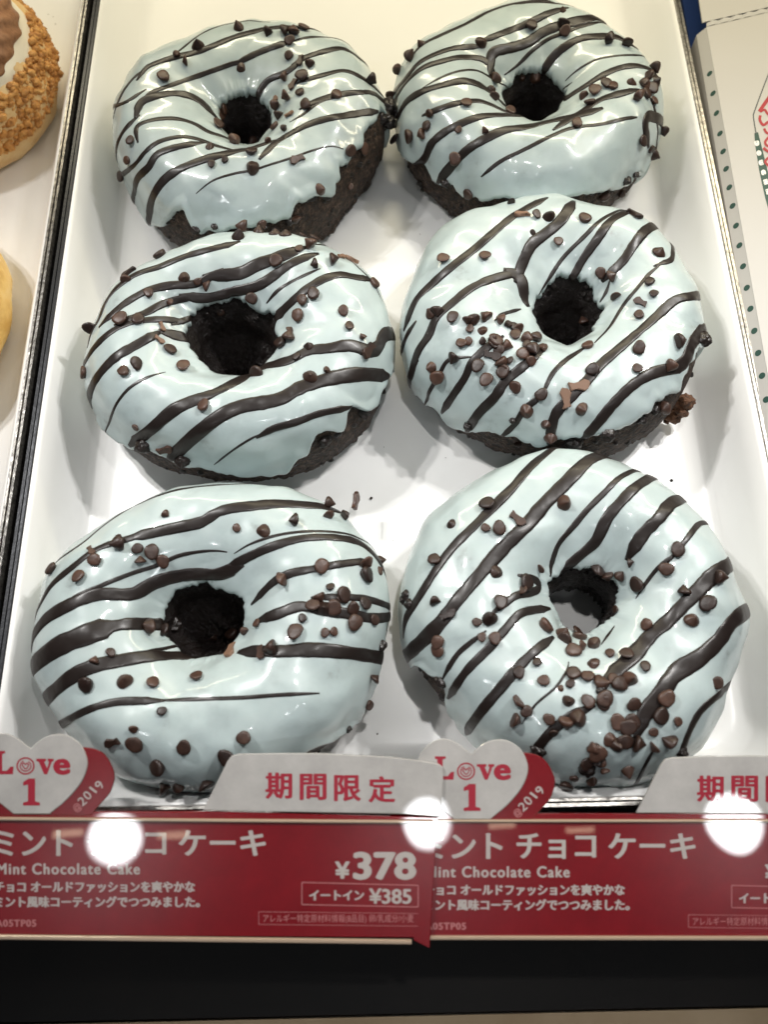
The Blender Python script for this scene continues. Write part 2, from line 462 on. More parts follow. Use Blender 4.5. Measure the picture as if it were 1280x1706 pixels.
    # drizzle
    for w, *pl in d['drizzle']:
        px = catmull([Z(p) for p in pl], 10)
        runs, cur = [], []
        for p in px:
            hit, n, i, ds = cast(p)
            if hit is None or (cur and (hit-cur[-1]).length > 1.1):
                if len(cur) > 5: runs.append(cur)
                cur = [] if hit is None else [hit]
            else: cur.append(hit)
        if len(cur) > 5: runs.append(cur)
        for run in runs:
            L = [run[0]]
            for p in run[1:]:
                if (p-L[-1]).length > .05: L.append(p)
            if len(L) < 4: continue
            for _ in range(3): L = [L[0]]+[(L[i-1]+L[i]*2+L[i+1])/4 for i in range(1, len(L)-1)]+[L[-1]]
            # stripes that reach the visible outline run on down the far side
            for end in (0, -1):
                q, n, _, _ = bvh.find_nearest(L[end])
                steps = 9 if abs(n.dot((CAM-q).normalized())) < .5 else 3 if w >= 16 else 0
                if steps:
                    dr = (L[end]-L[1 if end == 0 else -2]).normalized()
                    for k in range(steps):
                        g, gn, _, _ = bvh.find_nearest(L[end]+dr*.11)
                        if (g-L[end]).length < .03: break
                        dr = (dr-gn*dr.dot(gn)).normalized()
                        if end == 0: L.insert(0, g)
                        else: L.append(g)
            dist = (L[len(L)//2]-CAM).length
            wc = w*sc*dist/F*1.30; n_ = len(L); W_ = []
            ph = rng.uniform(0, 50)
            for i in range(n_):
                e = min(i, n_-1-i)/(4.0 if w > 14 else max(4, .2*n_))
                W_.append(max(.03, wc*(1+.16*noise.noise(Vector((ph+i*.07, ph, 0)))+.10*noise.noise(Vector((ph+i*.31, 3, ph))))*min(1, .35+.65*e)))
            ribbon(root, bvh, L, W_)
    # chips
    for item in d['chips']:
        p = Z(item[:2]); kind = item[2] if len(item) > 2 else rng.choice('BBBTSSB')
        hit = None; q = Vector(p); mid = Vector(Z(d['mid']))
        for k in range(30):
            hit, n, i, ds = cast(q)
            if hit is None: hit, n, i, ds = bvh0.ray_cast(CAM, ray(*q).normalized())
            if hit is not None: break
            q = q+(mid-q).normalized()*2
        if hit is None: continue
        if n.dot(CAM-hit) < 0: n = -n
        put_chip(root, hit, n.normalized(), kind, rng)
    for item in d.get('lumps', ()):     # sticky clots of melted chocolate
        hit, n, i, ds = cast(Z(item[:2]))
        if hit is None: hit, n, i, ds = bvh0.ray_cast(CAM, ray(*Z(item[:2])).normalized())
        if hit is None: continue
        clot(root, hit, item[2]*sc*(hit-CAM).length/F, rng)
    return root

def clot(root, p, r, rng):
    bm = bmesh.new(); bmesh.ops.create_icosphere(bm, subdivisions=4, radius=1)
    o = rng.uniform(0, 90)
    for v in bm.verts:
        k = 1+.35*fbm(v.co, 1.4, o, 3); v.co = Vector((v.co.x*k*r, v.co.y*k*r, v.co.z*k*r*.7))
    bm.verts.index_update()
    vs = [v.co+p for v in bm.verts]; fs = [[v.index for v in f.verts] for f in bm.faces]; bm.free()
    return mesh_obj('chocolate_clot', vs, fs, M_DRIZ, root)

DOUGHNUTS = [
dict(o=(170, 20, .390625), c=(-4.192, 21.475), seed=1, Ri=.82, vin=157, mid=(630, 500),
 label='back row mint doughnut with a big bare patch of dark cake at lower right',
 Ro=[4.73, 4.9, 4.89, 4.96, 5.01, 4.9, 4.77, 4.71, 4.68, 4.6, 4.46, 4.37, 4.49, 4.66, 4.73, 4.69, 4.52, 4.4, 4.34, 4.29, 4.34, 4.39, 4.42, 4.44, 4.42, 4.37, 4.3, 4.2, 4.12, 4.12, 4.22, 4.43],
 edge=[(95,740),(140,830),(200,880),(280,905),(320,850),(350,850),(400,925),(430,945),(470,910),(500,945),(560,930),(620,915),(720,890),(790,880),(830,820),(900,790),(980,780),(1000,740),(975,700),(1040,640),(1100,570),(1120,520),(1170,450)],
 drizzle=[
 (10,(360,140),(420,95),(500,60),(600,40)),
 (24,(170,260),(200,230),(300,195),(420,165),(540,115),(640,85),(720,68),(835,65)),
 (17,(185,370),(210,343),(300,310),(400,275),(500,240),(570,215)),
 (24,(600,205),(640,185),(700,160),(780,132)),
 (12,(810,125),(860,112),(920,106),(1000,113),(1040,130)),
 (30,(150,420),(170,380),(260,352),(340,350),(410,375),(460,420)),
 (21,(145,520),(150,485),(220,460),(310,455),(390,475),(450,510),(510,530)),
 (18,(90,690),(140,650),(190,590),(250,550),(340,532),(420,545),(470,565)),
 (28,(135,780),(150,710),(200,660),(230,610),(300,580),(400,560)),
 (32,(200,860),(215,790),(260,720),(330,670),(430,630),(540,600),(620,585)),
 (9,(400,775),(470,720),(560,690),(640,675),(720,650),(800,625),(900,590),(980,572),(1030,585)),
 (27,(750,550),(800,520),(880,480),(960,455),(1080,435),(1160,425)),
 (12,(800,470),(860,435),(920,390),(1000,355)),
 (25,(880,395),(960,365),(1060,345),(1150,345),(1190,370)),
 (21,(870,290),(940,270),(1030,250),(1100,275),(1150,310)),
 (21,(660,390),(670,340),(710,290),(780,260),(830,225)),
 (21,(845,205),(880,188),(940,170),(1020,155),(1075,180)),
 (15,(95,330),(130,285),(180,245)),
 (16,(45,405),(100,385),(155,350)),
 (19,(65,560),(90,510),(130,465))],
 chips=[(585,68,'T'),(860,76,'B'),(712,82,'S'),(765,92,'S'),(818,100,'S'),(800,130,'B'),(408,145,'T'),(318,182,'S'),(360,212,'S'),(800,190,'B'),(845,210,'E'),(888,217,'S'),(590,235,'T'),(260,278,'B'),(788,278,'S'),(855,275,'B'),(815,312,'E'),(800,360,'S'),(845,348,'B'),(868,402,'B'),(738,405,'S'),(762,430,'S'),(738,490,'B'),(773,505,'S'),(500,435,'B'),(525,408,'S'),(490,487,'B'),(125,548,'B'),(110,632,'B'),(62,708,'B'),(458,578,'T'),(562,556,'S'),(645,556,'T'),(712,556,'S'),(642,600,'B'),(525,632,'B'),(467,652,'B'),(830,630,'E'),(645,665,'T'),(1002,355,'B'),(1057,595,'B'),(1108,580,'B'),(932,755,'T'),(1175,508,'B'),(1130,285,'S'),(740,380,'X'),(800,440,'X'),(740,930,'T'),(620,930,'S'),(680,905,'T'),(1055,740,'S'),(820,870,'S')],
 lumps=[(1215,400,34),(1190,450,34),(1220,470,30),(1170,490,26),(400,930,18),(480,915,14),(800,890,22),(690,905,20)]),
dict(o=(630, 0, .390625), c=(5.433, 22.302), seed=2, Ri=.95, vin=157, mid=(635, 470),
 label='back row mint doughnut nearest the white carton, broad plain icing across its front',
 Ro=[4.46, 4.44, 4.34, 4.24, 4.26, 4.38, 4.52, 4.61, 4.58, 4.48, 4.35, 4.31, 4.48, 4.85, 4.93, 4.69, 4.6, 4.56, 4.44, 4.32, 4.26, 4.26, 4.31, 4.33, 4.32, 4.28, 4.23, 4.16, 4.15, 4.26, 4.4, 4.42],
 edge=[(80,600),(130,680),(160,700),(210,700),(250,770),(320,790),(380,830),(450,850),(540,850),(650,870),(750,855),(850,835),(950,820),(1050,780),(1090,740),(1160,700),(1190,650)],
 drizzle=[
 (16,(215,175),(290,140),(380,100),(460,55),(560,20),(650,5)),
 (8,(680,10),(720,11),(760,15)),
 (22,(80,380),(130,320),(180,265),(260,225),(330,205),(420,198)),
 (24,(470,165),(560,130),(640,100),(720,60),(780,40)),
 (24,(85,400),(130,340),(190,290),(260,265),(350,245),(440,250),(475,275)),
 (36,(480,285),(490,225),(560,205),(640,180),(700,140),(770,110),(850,90),(910,75)),
 (14,(540,320),(600,275),(660,215),(730,165),(800,140),(860,115),(940,95)),
 (30,(700,340),(715,290),(760,230),(820,185),(880,160),(950,155),(1010,155)),
 (10,(190,375),(260,335),(340,305),(420,300),(480,330)),
 (28,(85,500),(120,435),(190,390),(270,365),(360,345),(430,360),(490,400)),
 (24,(220,480),(320,445),(420,430),(480,445)),
 (30,(165,700),(200,675),(230,610),(290,560),(370,520),(450,495),(540,490)),
 (34,(270,760),(320,700),(380,640),(450,595),(540,555),(640,540),(740,515),(840,495)),
 (26,(840,495),(880,470),(950,425),(1030,400),(1090,385)),
 (15,(440,755),(520,690),(620,640),(740,580),(830,545),(950,530),(1060,505),(1110,500)),
 (24,(740,470),(800,420),(880,370),(960,320),(1030,290),(1100,280),(1150,290)),
 (9,(800,345),(850,300),(930,255),(1020,238),(1100,235)),
 (8,(735,450),(770,400),(830,350)),
 (36,(1150,590),(1142,530),(1155,495),(1195,505)),
 (14,(1190,620),(1195,560),(1190,510))],
 chips=[(185,190,'T'),(1140,368),(1142,327),(1232,265),(1005,372),(1144,402),(135,255,'S'),(440,182,'T'),(655,108,'B'),(788,45,'T'),(795,98,'S'),(800,140,'B'),(985,172,'S'),(1058,198,'S'),(85,300,'S'),(50,410,'S'),(500,335,'S'),(618,332,'T'),(673,328,'T'),(478,385,'S'),(490,420,'S'),(375,445,'B'),(222,490,'B'),(210,535,'B'),(200,570,'S'),(135,580,'B'),(345,555,'B'),(463,552,'S'),(563,480,'B'),(335,675,'B'),(387,828,'B'),(848,530,'B'),(930,390,'B'),(975,360,'B'),(885,415,'S'),(905,440,'B'),(1083,352,'T'),(1105,412,'S'),(1130,355,'S'),(1160,380,'B'),(1188,345,'T'),(1175,432,'B'),(1222,552,'S'),(1125,600,'B'),(1165,635,'E'),(1175,660,'T'),(80,590,'B'),(960,825,'S'),(1040,818,'S')],
 lumps=[(80,480,26),(70,540,26),(290,780,20),(1060,770,18),(1100,745,14),(970,835,16)]),
dict(o=(120, 370, .4375), c=(-4.144, 13.059), seed=3, Ri=1.12, vin=150, mid=(640, 500),
 label='mint doughnut in the middle row with the widest hole and scattered tan and dark flakes',
 Ro=[4.67, 4.76, 4.8, 4.77, 4.68, 4.44, 4.16, 4.05, 4.04, 4.04, 3.98, 3.92, 4.01, 4.27, 4.44, 4.43, 4.49, 4.56, 4.59, 4.44, 4.22, 4.03, 3.87, 3.77, 3.77, 3.83, 3.93, 4.1, 4.28, 4.43, 4.55, 4.61],
 edge=[(60,740),(130,775),(200,830),(280,860),(350,880),(420,910),(520,930),(620,945),(720,950),(820,935),(860,890),(910,870),(900,820),(950,790),(1020,790),(1050,715),(1110,710),(1140,700),(1170,640),(1205,560)],
 drizzle=[
 (24,(105,360),(130,300),(170,250),(240,200),(330,170),(430,130),(520,105),(600,85)),
 (28,(130,370),(200,310),(290,260),(380,240),(470,235),(540,200)),
 (42,(540,205),(640,195),(700,165),(780,135),(860,105)),
 (26,(200,375),(280,345),(350,310),(450,285)),
 (34,(450,285),(520,290),(620,265),(700,245),(760,210),(830,160),(900,130)),
 (13,(740,310),(790,255),(870,210),(950,175)),
 (32,(780,360),(830,310),(880,265),(950,220),(1020,200),(1080,210),(1120,215)),
 (24,(50,530),(90,470),(160,410),(240,380),(330,370),(400,375)),
 (22,(410,380),(440,370),(500,355),(560,365)),
 (34,(60,740),(70,640),(110,570),(170,510),(240,470),(310,430)),
 (38,(370,425),(440,440),(540,430)),
 (11,(145,750),(170,690),(220,630),(290,590),(360,570)),
 (42,(240,835),(300,790),(380,720),(460,680),(540,650),(640,600),(740,550),(830,525),(900,490),(980,480),(1060,470),(1130,490)),
 (52,(1130,490),(1165,480),(1190,430),(1225,425)),
 (50,(385,890),(460,820),(560,740),(650,700),(740,685),(800,670),(870,630),(950,605),(1040,585),(1120,580),(1190,585)),
 (9,(540,925),(610,870),(690,820),(740,800)),
 (26,(740,800),(770,785),(860,760),(940,730),(1040,710)),
 (8,(930,85),(990,95),(1040,130),(1120,200))],
 chips=[(630,55,'T'),(665,30,'S'),(710,38,'T'),(768,42,'T'),(808,45,'T'),(878,55,'B'),(925,65,'B'),(325,115,'B'),(865,105,'B'),(918,100,'S'),(778,152,'B'),(933,162,'S'),(980,152,'S'),(1025,135,'X'),(1068,145,'X'),(1148,235,'B'),(205,228,'S'),(290,273,'B'),(425,212,'T'),(478,228,'B'),(520,245,'S'),(372,310,'S'),(685,290,'B'),(565,342,'B'),(187,372,'B'),(253,375,'B'),(340,400,'X'),(330,450,'X'),(370,490,'B'),(420,555,'B'),(252,545,'B'),(197,570,'B'),(877,300,'B'),(920,275,'B'),(862,355,'B'),(833,420,'S'),(828,452,'S'),(797,465,'B'),(900,475,'T'),(857,515,'B'),(700,585,'S'),(908,592,'T'),(972,562,'T'),(1032,345,'B'),(1055,398,'B'),(1110,445,'S'),(1125,490,'E'),(502,698,'B'),(243,782,'B'),(355,865,'E'),(40,575,'B'),(75,410,'S'),(210,190,'E')],
 lumps=[(270,850,30),(420,905,30),(1110,720,30),(70,755,14),(960,830,28)]),
dict(o=(650, 320, .4375), c=(5.741, 13.815), seed=4, Ri=.92, vin=156, mid=(650, 520),
 label='middle row mint doughnut with a dense cluster of chips left of its hole',
 Ro=[4.12, 4.13, 4.21, 4.35, 4.49, 4.47, 4.37, 4.37, 4.48, 4.62, 4.73, 4.88, 5.07, 5.12, 4.99, 4.89, 4.9, 4.91, 4.8, 4.6, 4.44, 4.3, 4.19, 4.2, 4.2, 4.18, 4.16, 4.19, 4.2, 4.18, 4.21, 4.21],
 edge=[(70,740),(120,780),(200,830),(240,880),(290,900),(350,900),(430,920),(500,930),(570,970),(620,940),(750,930),(880,890),(960,850),(1010,800),(1080,760),(1110,700),(1170,600),(1190,530)],
 drizzle=[
 (30,(65,490),(100,410),(160,350),(240,280),(330,210),(410,140),(480,85),(570,35)),
 (34,(70,730),(95,640),(110,600),(150,540),(175,480),(240,420),(310,365),(390,330),(470,310)),
 (38,(490,310),(510,260),(540,200),(590,160),(650,110),(690,50)),
 (40,(470,310),(500,330),(512,400)),
 (14,(400,490),(430,465),(500,445)),
 (14,(565,395),(600,340),(660,250),(740,170),(800,110),(860,75)),
 (28,(665,390),(700,320),(740,250),(790,180),(840,110),(890,80)),
 (32,(840,310),(890,260),(930,200),(970,150),(1000,130)),
 (14,(800,420),(825,380),(840,330)),
 (14,(780,575),(840,510),(890,430),(940,370),(990,310),(1040,270)),
 (18,(1040,270),(1075,255),(1078,210)),
 (34,(610,930),(630,850),(680,790),(750,720),(800,660),(880,590),(950,530),(1020,470),(1090,410),(1165,395)),
 (40,(750,930),(800,870),(850,810),(920,740),(1000,690),(1090,670)),
 (46,(1090,670),(1130,640),(1150,580),(1180,540)),
 (28,(210,820),(250,760),(290,700),(310,650),(360,600),(400,570)),
 (34,(300,900),(340,840),(400,780),(440,720),(500,670),(560,620)),
 (18,(595,740),(620,690),(670,640),(730,600)),
 (22,(440,920),(480,880),(510,830),(560,790)),
 (16,(150,760),(190,690),(220,640),(270,630)),
 (22,(45,600),(65,545),(80,520))],
 chips=[(208,258,'B'),(428,677),(336,659),(396,571),(590,601),(416,641),(521,587),(472,521),(386,559),(300,484),(273,573),(404,567),(426,496),(412,606),(487,530),(360,245,'B'),(500,88,'X'),(560,90,'B'),(605,92,'T'),(545,152,'T'),(642,188,'B'),(740,105,'B'),(465,45,'S'),(805,310,'B'),(840,325,'S'),(1025,232,'T'),(988,345,'B'),(1005,388,'B'),(868,402,'S'),(955,420,'E'),(950,470,'B'),(1088,572,'S'),(948,600,'B'),(940,675,'B'),(1075,650,'S'),(160,465,'T'),(185,450,'S'),(240,480,'B'),(315,485,'T'),(375,485,'S'),(352,525,'T'),(305,522,'B'),(300,570,'B'),(355,572,'B'),(398,580,'B'),(430,585,'S'),(460,510,'E'),(475,550,'B'),(510,560,'S'),(550,560,'S'),(535,600,'S'),(570,597,'E'),(505,622,'B'),(455,642,'B'),(430,685,'B'),(390,625,'E'),(368,712,'B'),(540,648,'B'),(475,745,'B'),(250,622,'S'),(160,670,'T'),(187,705,'B'),(750,497,'S'),(755,588,'B'),(768,682,'B'),(577,770,'B'),(720,740,'X'),(670,785,'X'),(730,825,'T'),(520,835,'T'),(595,885,'T'),(612,935,'T'),(1040,815,'S'),(490,950,'S'),(930,88,'E')],
 lumps=[(300,890,20),(470,870,14),(1195,560,26),(960,860,22),(1010,825,20),(830,920,30),(700,950,34)]),
dict(o=(40, 790, .5), c=(-4.425, 4.812), seed=5, shrink=.05, hole=(.4, 200), Ri=.90, vin=160, mid=(640, 520),
 label='front row mint doughnut behind the left price card, widest plain icing below its hole',
 Ro=[4.61, 4.76, 4.72, 4.59, 4.51, 4.4, 4.23, 4.07, 3.99, 3.99, 4.01, 4.04, 4.1, 4.28, 4.59, 4.71, 4.69, 4.67, 4.51, 4.43, 4.39, 4.34, 4.27, 4.21, 4.16, 4.15, 4.19, 4.29, 4.44, 4.53, 4.48, 4.48],
 edge=[(20,650),(90,760),(130,850),(200,930),(300,990),(420,1035),(520,1045),(640,1050),(800,1000),(900,935),(1000,885),(1090,830),(1130,770),(1180,660)],
 drizzle=[
 (12,(90,300),(180,240),(280,160),(380,100),(500,55),(620,38),(740,32)),
 (22,(50,440),(90,370),(160,310),(240,250),(330,220),(380,205)),
 (36,(380,205),(520,175),(590,160),(660,120),(760,105),(860,98),(980,105)),
 (13,(25,540),(150,420),(260,370),(360,330),(440,305),(520,270),(620,255),(680,260)),
 (40,(40,520),(80,475),(160,430),(250,400),(360,400),(440,360),(540,335),(640,335),(700,315)),
 (10,(700,265),(760,230),(860,200),(980,190),(1080,200),(1140,225)),
 (28,(700,300),(760,270),(830,240),(920,215),(1020,210),(1110,225),(1160,260)),
 (26,(780,410),(830,360),(890,330),(970,315),(1050,300),(1130,290)),
 (34,(800,480),(860,460),(920,440),(1000,455),(1080,465),(1160,480),(1220,475)),
 (22,(1000,410),(1060,410),(1140,415),(1205,435)),
 (56,(35,630),(100,580),(190,540),(280,510)),
 (36,(280,510),(340,500),(420,500),(490,500)),
 (40,(80,740),(150,680),(230,640),(330,620),(430,605),(540,605),(640,600)),
 (12,(330,615),(420,590),(520,570)),
 (42,(740,590),(860,590),(960,585),(1080,595),(1180,610)),
 (24,(130,830),(200,790),(300,760),(420,755)),
 (13,(420,755),(560,750),(720,745),(860,735),(985,730))],
 chips=[(95,318,'B'),(1033,451),(1187,285),(1162,486),(1001,448),(1002,528),(1056,417),(185,340,'B'),(237,290,'B'),(225,258,'E'),(330,230,'S'),(378,250,'B'),(428,258,'B'),(385,295,'S'),(460,290,'B'),(467,132,'S'),(710,180,'B'),(800,188,'T'),(908,158,'S'),(1010,138,'S'),(1000,100,'S'),(1060,145,'S'),(860,355,'S'),(995,310,'B'),(1130,295,'S'),(1140,335,'B'),(1185,320,'T'),(1020,375,'B'),(980,400,'S'),(1065,405,'B'),(962,438,'B'),(1130,430,'B'),(1095,450,'B'),(1097,495,'B'),(930,480,'B'),(905,525,'B'),(1033,525,'B'),(780,495,'B'),(735,525,'S'),(690,520,'S'),(622,545,'S'),(412,512,'S'),(455,520,'S'),(690,592,'X'),(840,578,'S'),(790,597,'E'),(290,595,'B'),(232,630,'S'),(208,705,'B'),(335,690,'T'),(430,697,'B'),(578,678,'B'),(460,790,'B'),(368,850,'B'),(370,895,'B'),(295,892,'E'),(530,908,'B'),(730,875,'B'),(675,935,'B'),(443,968,'B'),(610,1030,'B'),(520,1040,'S'),(1148,770,'B'),(1155,685,'S'),(455,1035,'S')],
 lumps=[(500,500,24),(1230,470,24),(1190,570,20),(1080,850,12)]),
dict(o=(650, 740, .4765625), c=(5.362, 5.152), seed=6, Ri=.86, vin=160, mid=(660, 600), shrink=1.0,
 label='front row mint doughnut thick with chips, white tray showing through its hole',
 Ro=[4.26, 4.17, 4.1, 4.13, 4.2, 4.25, 4.26, 4.36, 4.46, 4.51, 4.5, 4.45, 4.62, 4.74, 4.75, 4.82, 4.86, 4.87, 4.65, 4.46, 4.53, 4.59, 4.55, 4.55, 4.54, 4.54, 4.55, 4.54, 4.41, 4.23, 4.21, 4.26],
 edge=[(50,770),(120,815),(160,790),(200,830),(210,890),(240,970),(290,1040),(400,1110),(560,1160),(700,1190),(830,1170),(950,1140),(1100,1050),(1170,930),(1240,700)],
 drizzle=[
 (32,(65,590),(110,520),(160,440),(220,360),(290,290),(360,220),(430,150),(490,80),(550,30)),
 (46,(55,740),(110,690),(180,620),(240,540),(310,460),(380,380),(440,320),(490,270),(540,210),(620,130),(690,60),(730,40)),
 (20,(565,420),(590,350),(640,290),(690,230),(750,170),(800,120),(845,95)),
 (36,(620,430),(670,385),(720,340),(760,260),(810,200),(860,150),(915,115)),
 (38,(850,370),(890,310),(940,260),(980,210),(1020,190)),
 (12,(860,540),(900,480),(940,430),(1000,380)),
 (18,(1000,380),(1040,330),(1080,280),(1110,275)),
 (46,(780,800),(850,740),(910,670),(970,620),(1030,560),(1080,510),(1130,460),(1185,425)),
 (50,(875,990),(900,930),(950,870),(1000,800),(1080,750),(1150,690),(1200,620),(1240,590)),
 (26,(1020,1080),(1050,1000),(1090,930),(1160,870)),
 (18,(200,790),(240,730),(300,680)),
 (28,(215,870),(270,790),(350,710),(410,640),(460,590),(540,575)),
 (26,(385,570),(440,530),(490,520),(522,505),(515,478),(480,465)),
 (32,(285,980),(330,920),(390,850),(440,790),(500,730),(550,690)),
 (9,(460,980),(510,910),(580,850),(620,790),(625,760)),
 (32,(510,1070),(560,1010),(620,960),(680,930)),
 (12,(740,700),(790,630)),
 (14,(880,1150),(910,1090),(930,1060))],
 chips=[(340,212,'B'),(844,969),(713,1063),(829,990),(794,1053),(720,1056),(768,1033),(660,678),(649,662),(558,959),(479,931),(732,831),(745,907),(804,839),(640,805),(601,855),(621,956),(513,761),(604,671),(335,295,'B'),(385,297,'B'),(445,265,'E'),(215,278,'T'),(160,405,'B'),(607,205,'T'),(375,445,'T'),(520,437,'S'),(470,485,'B'),(455,510,'S'),(382,553,'B'),(150,548,'S'),(205,597,'E'),(305,622,'B'),(350,612,'T'),(320,675,'B'),(365,680,'B'),(170,690,'B'),(172,720,'B'),(545,635,'B'),(605,690,'S'),(640,730,'B'),(665,712,'S'),(715,705,'S'),(770,735,'B'),(828,735,'B'),(710,765,'T'),(690,812,'B'),(628,838,'B'),(537,828,'B'),(452,800,'B'),(455,893,'S'),(432,958,'S'),(780,825,'B'),(835,820,'T'),(750,890,'B'),(690,900,'B'),(625,897,'T'),(660,955,'T'),(570,1010,'B'),(850,912,'B'),(797,970,'B'),(893,780,'B'),(895,635,'B'),(795,578,'B'),(868,490,'B'),(835,415,'S'),(800,465,'S'),(730,435,'S'),(765,450,'S'),(1003,370,'B'),(967,437,'B'),(1135,465,'S'),(1030,525,'S'),(1105,560,'B'),(1055,615,'T'),(965,890,'B'),(945,950,'B'),(1005,968,'B'),(920,1005,'B'),(985,1040,'S'),(820,1035,'B'),(850,1040,'S'),(925,1050,'S'),(725,1075,'B'),(690,1110,'B'),(740,1110,'S'),(755,1140,'B'),(835,1138,'T'),(615,1185,'B'),(700,1170,'S'),(645,1165,'B'),(1135,835,'S')],
 lumps=[(60,410,16),(50,440,14),(60,530,20),(70,560,20),(50,545,16),(180,830,22),(190,880,18),(520,1070,24),(690,1130,30),(1020,1075,20),(730,1100,26),(830,1040,22),(740,860,20)]),
]


for d in DOUGHNUTS:
    root_ = doughnut(d)
    if d['seed'] == 4:      # torn lighter bit of cake on its right side
        M_TORN = mat('torn_cake', (.12, .05, .022), .65)
        ramp_col(M_TORN, noise_node(M_TORN, 600, 5, .7), [(.35, (.04, .016, .008)), (.6, (.17, .075, .035))]); bump(M_TORN, noise_node(M_TORN, 500, 4), 1.0, .002)
        rg = random.Random(2); bm = bmesh.new()
        for k in range(26):
            q = at(650+1095*.4375+rg.gauss(0, 7), 320+815*.4375+rg.gauss(0, 7), 1.1)+Vector((0, 0, rg.gauss(0, .22))); o3 = rg.uniform(0, 90)
            b2 = bmesh.ops.create_icosphere(bm, subdivisions=3, radius=rg.uniform(.10, .24))
            for w in b2['verts']: w.co = w.co*(1+.5*noise.noise(w.co*9+Vector((o3, 0, 0))))+q
        bm.verts.index_update()
        mesh_obj('torn_crumb', [w.co.copy() for w in bm.verts], [[w.index for w in f.verts] for f in bm.faces], M_TORN, root_); bm.free()

# ------------------------------------------------------------------ neighbours on the left tray
M_DOUGH = mat('golden_dough', (.62, .36, .13), .5)
_r = ramp_col(M_DOUGH, noise_node(M_DOUGH, 120, 5, .6), [(.3, (.60, .36, .09)), (.5, (.74, .50, .16)), (.7, (.80, .60, .26))]); bump(M_DOUGH, noise_node(M_DOUGH, 400, 4), .4, .001)
M_PALE = mat('pale_dough', (.72, .50, .24), .5)
ramp_col(M_PALE, noise_node(M_PALE, 130, 4), [(.3, (.62, .38, .15)), (.7, (.80, .62, .34))]); bump(M_PALE, noise_node(M_PALE, 300, 4), .3, .001)
M_CRUMB = mat('golden_crumb', (.55, .24, .06), .55)
ramp_col(M_CRUMB, noise_node(M_CRUMB, 350, 4), [(.3, (.34, .135, .03)), (.55, (.60, .29, .075)), (.8, (.76, .48, .18))]); bump(M_CRUMB, noise_node(M_CRUMB, 700, 4), .8, .001)
M_CREAM = mat('white_cream', (.78, .72, .60), .3)
M_SWIRL = mat('brown_cream', (.28, .13, .06), .5)
ramp_col(M_SWIRL, noise_node(M_SWIRL, 500, 4), [(.3, (.20, .085, .035)), (.7, (.36, .18, .09))]); bump(M_SWIRL, noise_node(M_SWIRL, 300, 4), .5, .001)

def plain_ring(root, Ro, Ri, Ht, m, name, seed):
    nu, nv = 160, 64
    u, v, R = dsurf([Ro]*16, Ri, Ht, nu, nv)
    P = dpoint(R[:, None], Ri, Ht, u[:, None], v[None, :], .6); N = grid_normals(P, True)
    P = P+N*(.10*noise_field(P, .8, seed)+.02*noise_field(P, 5, seed))[..., None]; P[..., 2] = np.maximum(P[..., 2], 0)
    c = Vector(root['_o']); W = [Vector(p)+c for p in P.reshape(-1, 3).tolist()]
    return mesh_obj(name, W, grid_faces(nu, nv, True), m, root), P

c1 = at(-95, 128, 1.5); c1.z = 0
r1 = thing('crumble_doughnut', c1, 'golden doughnut with crumbly topping, white cream and brown swirl, in the left tray', 'doughnut')
_, P = plain_ring(r1, 3.9, .9, 3.1, M_PALE, 'dough_ring', 21)
rng = random.Random(5)
# crumb topping: many little grains fused in one crust round the upper rim
bm = bmesh.new()
for i in range(3400):
    a = rng.uniform(0, 2*math.pi); vv = rng.uniform(-.15, .75)
    q = dpoint(np.array(3.9), .9, 3.1, np.array(a), np.array(vv)); s = rng.choice((.05, .06, .08, .1, .16))*rng.uniform(.8, 1.2)
    b2 = bmesh.ops.create_icosphere(bm, subdivisions=1, radius=s)
    sc_ = Vector((rng.uniform(.7, 1.3), rng.uniform(.7, 1.3), rng.uniform(.6, 1.0)))
    for w in b2['verts']:
        w.co = Vector((w.co.x*sc_.x, w.co.y*sc_.y, w.co.z*sc_.z))*(1+.3*rng.uniform(-1, 1))+Vector(q.tolist())+c1
bm.verts.index_update()
cr = mesh_obj('crumb_topping', [v.co.copy() for v in bm.verts], [[v.index for v in f.verts] for f in bm.faces], M_CRUMB, r1, smooth=True); bm.free()
# cream ring and piped swirl on top
def torus_verts(c, R, r, z, nu=120, nv=32, ridges=0, amp=0, tw=0, seed=0):
    vs = []
    for i in range(nu):
        a = 2*math.pi*i/nu
        for k in range(nv):
            b = 2*math.pi*k/nv; rr = r*(1+amp*math.cos(ridges*b+tw*a))*(1+.08*noise.noise(Vector((math.cos(a)*3+seed, math.sin(a)*3, b))))
            vs.append(c+Vector(((R+rr*math.cos(b))*math.cos(a), (R+rr*math.cos(b))*math.sin(a), z+rr*math.sin(b)*.8)))
    return vs, grid_faces(nu, nv, True)
vs, fs = torus_verts(c1, 2.6, .95, 2.45); mesh_obj('white_cream', vs, fs, M_CREAM, r1)
vs, fs = torus_verts(c1, 2.2, 1.1, 3.1, 240, 64, 9, .05, 22, 4); mesh_obj('piped_swirl', vs, fs, M_SWIRL, r1)

c2 = at(-232, 512, 1.5); c2.z = 0
r2 = thing('glazed_doughnut', c2, 'smooth yellow doughnut, only its right edge showing below the crumbly one', 'doughnut')
plain_ring(r2, 4.5, 1.0, 3.4, M_DOUGH, 'dough_ring', 31)

